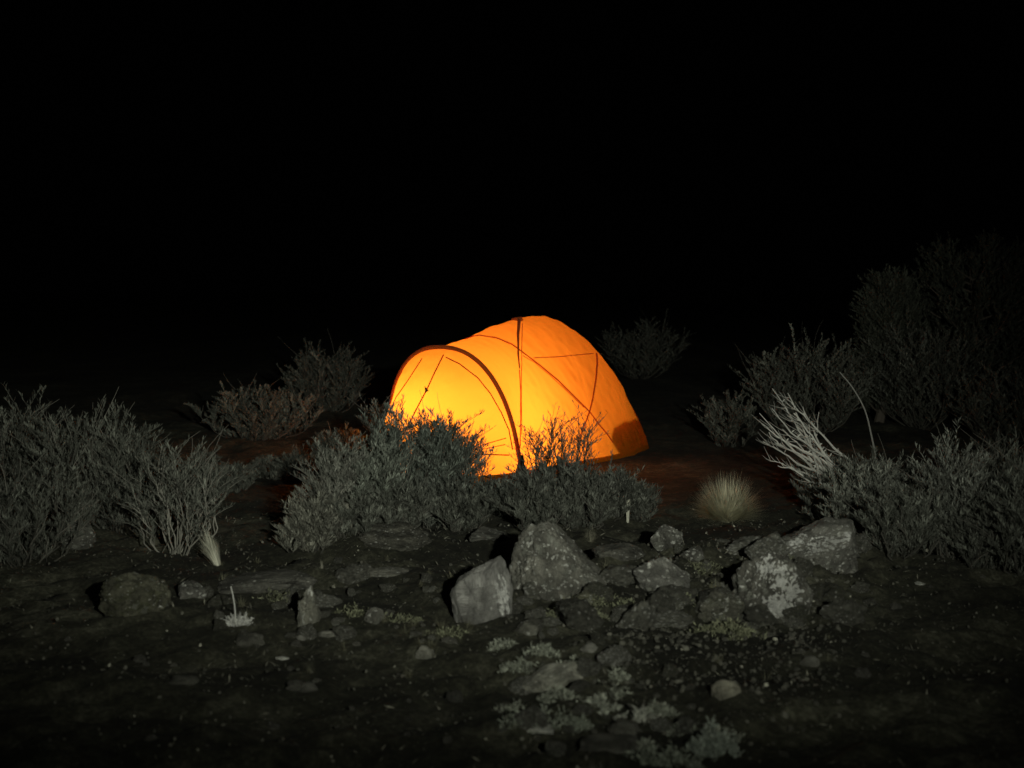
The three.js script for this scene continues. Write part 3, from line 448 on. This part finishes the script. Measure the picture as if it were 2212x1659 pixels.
sage('dim sagebrush behind the tent rear', 1385, 818, 690, 215, { stems: 15, shoots: 14, tone: [0.17, 0.178, 0.15], leaf: 0.036, width: 0.0125 });
/* juniper: a tapered trunk with limbs and scale-leaf sprays in uneven clumps */
function juniper(seed, h, rad, o = {}) {
  const r = rnd(seed), wood = new Bits(), leaf = new Bits(), bark = [0.17, 0.145, 0.12], tone = o.tone ?? [0.1, 0.108, 0.085];
  const trunk = curve(V(0, -0.1, 0), V(jitter(r, 0.12), h * 0.8, jitter(r, 0.12)), V(0.06, 0, 0.04), 8); wood.twig(trunk, 0.07 * h / 2, 0.012, bark, 8);
  for (let s = 0; s < 46; s++) {
    const t = 0.1 + 0.9 * (s + r()) / 46, f = t * 8, i = Math.min(7, Math.floor(f)), b = trunk[i].clone().lerp(trunk[i + 1], f - i), az = s * 2.39996 + jitter(r, 0.4), reach = rad * Math.sqrt(Math.max(0.05, 1 - (t * 0.94) ** 2.4)) * (0.68 + 0.36 * r()), e = b.clone().add(V(Math.cos(az) * reach, reach * 0.25 + h * 0.1, Math.sin(az) * reach));
    const limb = curve(b, e, V(0, -0.05, 0), 5); wood.twig(limb, 0.012, 0.003, bark, 5);
    for (let k = 0; k < 34; k++) {
      const u = 0.25 + 0.7 * r(), g5 = u * 5, j = Math.min(4, Math.floor(g5)), c = limb[j].clone().lerp(limb[j + 1], g5 - j).add(V(jitter(r, 0.07), jitter(r, 0.07), jitter(r, 0.07))), d = V(Math.cos(az) * 0.4 + jitter(r, 0.7), 0.6 + 0.3 * r(), Math.sin(az) * 0.4 + jitter(r, 0.7)).normalize(), g = 0.7 + 0.6 * r();
      for (let m = 0; m < 20; m++) { const a2 = r() * 6.283, p = c.clone().addScaledVector(d, 0.16 * r()), dd = V(Math.cos(a2) * 0.7 + d.x, d.y, Math.sin(a2) * 0.7 + d.z).normalize(); leaf.blade(p, dd, 0.035 + 0.03 * r(), 0.016, V(-Math.sin(a2), 0, Math.cos(a2)), tone.map((x) => x * g)); }
    }
  }
  const G = new THREE.Group(); mesh('trunk', wood.geometry(), barkMaterial, G); mesh('crown', leaf.geometry(), leafMaterial, G); return G;
}
plant(juniper, 'juniper_tree', 'tall dark juniper towering over the shrubs at the clearing edge', 'tree', 2090, 905, 500, 410, {});
plant(juniper, 'juniper_tree', 'shorter juniper nestled against the tall one', 'tree', 1895, 908, 572, 180, {});
plant(juniper, 'juniper_tree', 'wide low juniper on the far side of the tall one', 'tree', 2240, 900, 600, 330, {});
sage('shoulder-high shrub filling the gap between the two junipers', 1985, 925, 680, 280, { stems: 18, shoots: 15, plume: 0.28, tone: [0.17, 0.178, 0.15], leaf: 0.036, width: 0.0115 });
sage('waist-high shrub in front of the wide low juniper', 2165, 955, 790, 260, { stems: 17, shoots: 15, plume: 0.28, tone: [0.17, 0.178, 0.15], leaf: 0.036, width: 0.0115 });
sage('ragged low shrub on bare soil past the spreading sagebrush', 2125, 1222, 1065, 190, { stems: 13, shoots: 13, plume: 0.36 });
sage('upright shrub where the bare soil ends past the ragged low one', 2215, 1240, 1010, 170, { stems: 12, shoots: 13, plume: 0.32 });
// dead branches arching out of the sagebrush
{
  const at = onLand(1838, 1125), s = perMetre(at), o = new THREE.Group(); o.position.copy(at); o.position.y -= 0.02;
  const P = (px, py, dz) => { const d = ray(px, py), t = (at.z + dz) / d.z; return d.multiplyScalar(t).add(camera.position).sub(o.position); };
  const r = rnd(4242), gray = [0.55, 0.545, 0.5];
  const lines = [[1672, 838], [1692, 872], [1642, 890], [1700, 848], [1660, 935], [1650, 955], [1712, 866], [1768, 890], [1655, 990], [1682, 1004], [1745, 905], [1665, 880], [1722, 896], [1645, 912], [1688, 925], [1735, 880]]
    .map(([x, y]) => { const bx = 1815 + jitter(r, 34), by = 1035 + jitter(r, 45), w = jitter(r, 12); return [[1842, 1122], [bx, by], [bx + (x - bx) * 0.4 + w, by + (y - by) * 0.36 + w], [bx + (x - bx) * 0.75 + w * 0.6, by + (y - by) * 0.7], [x, y]]; });
  for (const l of lines) {
    const b = new Bits(), dz = jitter(r, 0.12), pts = l.map(([x, y], i) => P(x + jitter(r, 3), y + jitter(r, 3), dz * i / 4)), c = new THREE.CatmullRomCurve3(pts).getPoints(18), g = 0.75 + 0.6 * r();
    for (const p of c.slice(1)) p.add(V(jitter(r, 0.004), jitter(r, 0.004), jitter(r, 0.004)));
    b.twig(c, 0.0105, 0.002, gray.map((x) => x * g), 5);
    for (let k = 0; k < 9; k++) { const i = 6 + Math.floor(r() * 12), q = c[i], e = q.clone().add(V(-0.02 - 0.1 * r(), 0.02 + 0.07 * r(), jitter(r, 0.06))); b.twig(curve(q, e, V(jitter(r, 0.006), -0.006, 0), 3), 0.0026, 0.0008, gray.map((x) => x * g), 3); }
    for (let k = 0; k < 5; k++) { const i = 5 + Math.floor(r() * 12), q = c[i]; b.blade(q, V(jitter(r, 1), 0.5, jitter(r, 1)).normalize(), 0.03, 0.016, V(0, 1, 0), [0.55, 0.55, 0.5]); }
    mesh('branch', b.geometry(), barkMaterial, o);
  }
  const b = new Bits(); b.twig(new THREE.CatmullRomCurve3([P(1886, 1120, 0), P(1892, 1000, 0), P(1880, 930, 0), P(1868, 885, -0.02), P(1840, 835, -0.02), P(1814, 804, -0.02)]).getPoints(20), 0.006, 0.0025, [0.26, 0.255, 0.235], 5); mesh('branch', b.geometry(), barkMaterial, o);
  top(o, 'dead_bush', 'weathered dead branches sweeping sideways above the lichen slab', 'dead bush');
}
// white sprig and low plants on the open soil
{
  const at = onLand(514, 1352), s = perMetre(at), o = new THREE.Group(); o.position.copy(at); const r = rnd(99);
  const lobes = new Bits(); for (let i = 0; i < 95; i++) { const x = jitter(r, 26) / s, z = jitter(r, 0.035), h = (6 + 40 * r() * r()) / s * (1 - Math.abs(x * s) / 50), k = 0.7 + 0.5 * r(), e = V(x * 1.1 + jitter(r, 0.02), h, z * 1.3); lobes.twig(curve(V(x * 0.6, -0.005, z * 0.6), e, V(jitter(r, 0.006), 0, 0), 3), 0.0022, 0.0012, [0.7 * k, 0.7 * k, 0.66 * k], 3); for (let m = 0; m < 7; m++) lobes.blade(V(x * 0.6, 0, z * 0.6).lerp(e, 0.3 + 0.7 * r()), V(jitter(r, 1), 0.8, jitter(r, 1)).normalize(), 0.011, 0.0045, V(jitter(r, 1), 0, jitter(r, 1)).normalize(), [0.8 * k, 0.8 * k, 0.76 * k]); }
  mesh('leaf_cluster', lobes.geometry(), leafMaterial, o);
  const st = new Bits(); st.twig(curve(V(-0.01, 0, 0), V(-14 / s, 85 / s, 0), V(0.006, 0, 0), 6), 0.0032, 0.0022, [0.75, 0.75, 0.7], 6); mesh('stalk', st.geometry(), barkMaterial, o);
  top(o, 'white_sprig', 'small bright white sprig with one taller stalk on bare soil', 'plant');
}
mat('low leafy mat with feathery edges beside the white stone chip', 1165, 1560, 1522, 170, {});
mat('ragged low mat of leaves behind the feathery one', 1290, 1530, 1492, 100, { count: 1000, tone: [0.24, 0.25, 0.21] });
mat('small low mat of pale leaves near the tan rock', 1385, 1548, 1515, 90, { count: 900, tone: [0.25, 0.255, 0.22] });
mat('lumpy grey-green cushion below the tan rock', 1540, 1630, 1550, 110, { count: 1700, tone: [0.19, 0.21, 0.18] });
mat('flat leafy mat below the lumpy cushion', 1440, 1642, 1600, 160, { count: 1400 });
mat('thin leafy mat before the feathery one', 1240, 1572, 1540, 80, { count: 700 });
{
  const r = rnd(515), spots = [[1110, 1535, 90], [1210, 1512, 90], [1330, 1508, 80], [1420, 1535, 70], [1490, 1585, 90], [1560, 1590, 80], [1390, 1625, 90], [1130, 1440, 90], [1240, 1450, 80], [1090, 1400, 80], [1330, 1470, 60], [1170, 1410, 70]];
  for (const [x, y, w] of spots) mat('scrap of low leafy growth on the stony spill below the rocks', x, y, y - 22 - 14 * r(), w, { count: 620, tone: [0.18, 0.19, 0.155], group: 'low leafy growth on the stony spill', seed: 3000 + x });
  for (const [x, y, w] of [[1310, 1300, 90], [1480, 1300, 100], [1380, 1320, 80], [1520, 1240, 90], [1640, 1240, 90], [1720, 1230, 80], [860, 1340, 110], [760, 1330, 90], [590, 1300, 110], [960, 1370, 100]]) mat('thin mossy growth caught between stones of the bank', x, y, y - 20 - 12 * r(), w, { count: 520, tone: [0.125, 0.13, 0.085], group: 'thin mossy growth in the bank', seed: 4000 + x });
}
mat('mossy cushion along the foot of the jagged boulder', 1570, 1375, 1330, 150, { count: 1300, tone: [0.14, 0.145, 0.095] });
mat('mossy cushion in the hollow of the speckled boulder', 1250, 1335, 1300, 130, { count: 1100, tone: [0.13, 0.135, 0.09] });

{
  const r = rnd(808), kinds = [0, 1, 2, 3].map((k) => tuft(60 + k, 0.07, 0.06, { blades: 60, tone: [0.2, 0.195, 0.135], stiff: 0.5, width: 0.004 }));
  let n = 0, guard = 0;
  while (n < 44 && guard++ < 2000) {
    const px = 420 + r() * 1420, py = 1170 + r() * 300; if (fbm(px * 0.006, py * 0.012, 6, 2) < -0.02) continue;
    const p = onLand(px, py), o = kinds[n % 4].clone(); o.position.set(p.x, p.y - 0.005, p.z); o.rotation.y = r() * 6.3; o.scale.setScalar(0.4 + 0.6 * r());
    top(o, 'grass_sprig', 'tiny dry grass sprig rooted among the scattered rocks', 'grass', 'dry grass sprigs among the rocks'); n++;
  }
}
// ---------------------------------------------------------------- the work light on its stand that lights the clearing, just behind the photographer
{
  const [x, y, z] = TORCH_AT, steel = new THREE.MeshStandardMaterial({ color: 0x1c1d20, roughness: 0.6, metalness: 0.3 });
  const st = new THREE.Group(), gy = land(x, z); st.position.set(x, gy, z);
  const H = y - gy - 0.11; mesh('centre_column', new THREE.CylinderGeometry(0.012, 0.012, H * 0.62, 12).translate(0, H * 0.69, 0), steel, st); mesh('mount', new THREE.CylinderGeometry(0.03, 0.03, 0.03, 16).translate(0, H + 0.015, 0), steel, st);
  for (let k = 0; k < 3; k++) { const a = k * 2.094 + 0.5, b = new THREE.CatmullRomCurve3([V(0, H * 0.62, 0), V(Math.cos(a) * 0.35, -0.02, Math.sin(a) * 0.35)]); mesh('leg', new THREE.TubeGeometry(b, 2, 0.01, 8), steel, st); }
  top(st, 'tripod', 'black tripod holding the work light beside the photographer', 'tripod');
  const o = new THREE.Group(); o.position.set(x, y, z); o.lookAt(...TORCH_AIM);
  const prof = (a) => a.map(([q, w]) => new THREE.Vector2(q, w)), lay = (g) => g.rotateX(Math.PI / 2);
  mesh('housing', lay(new THREE.LatheGeometry(prof([[0, -0.07], [0.05, -0.065], [0.075, -0.03], [0.08, 0.02], [0.074, 0.02], [0.066, -0.005]]), 32)), steel, o);
  mesh('lens', lay(new THREE.CylinderGeometry(0.066, 0.066, 0.004, 32).translate(0, -0.002, 0)), new THREE.MeshStandardMaterial({ color: 0xffffff, emissive: new THREE.Color(1, 1, 0.86), emissiveIntensity: 4 }), o);
  mesh('visor', new THREE.BoxGeometry(0.9, 0.004, 0.32).rotateX(-0.14).translate(0, -0.068, 0.18), steel, o);
  top(o, 'work_light', 'lit round work light with a lower visor on the tripod', 'lamp');
  const l = new THREE.SpotLight(new THREE.Color(0.97, 1, 0.85), TORCH_CD, 0, THREE.MathUtils.degToRad(TORCH_CONE), 1); const dir = V(...TORCH_AIM).sub(o.position).normalize();
  l.position.copy(o.position).addScaledVector(dir, 0.03); l.target.position.set(...TORCH_AIM); l.shadow.radius = 3; l.castShadow = true; scene.add(l, l.target);
}
renderer.render(scene, camera);
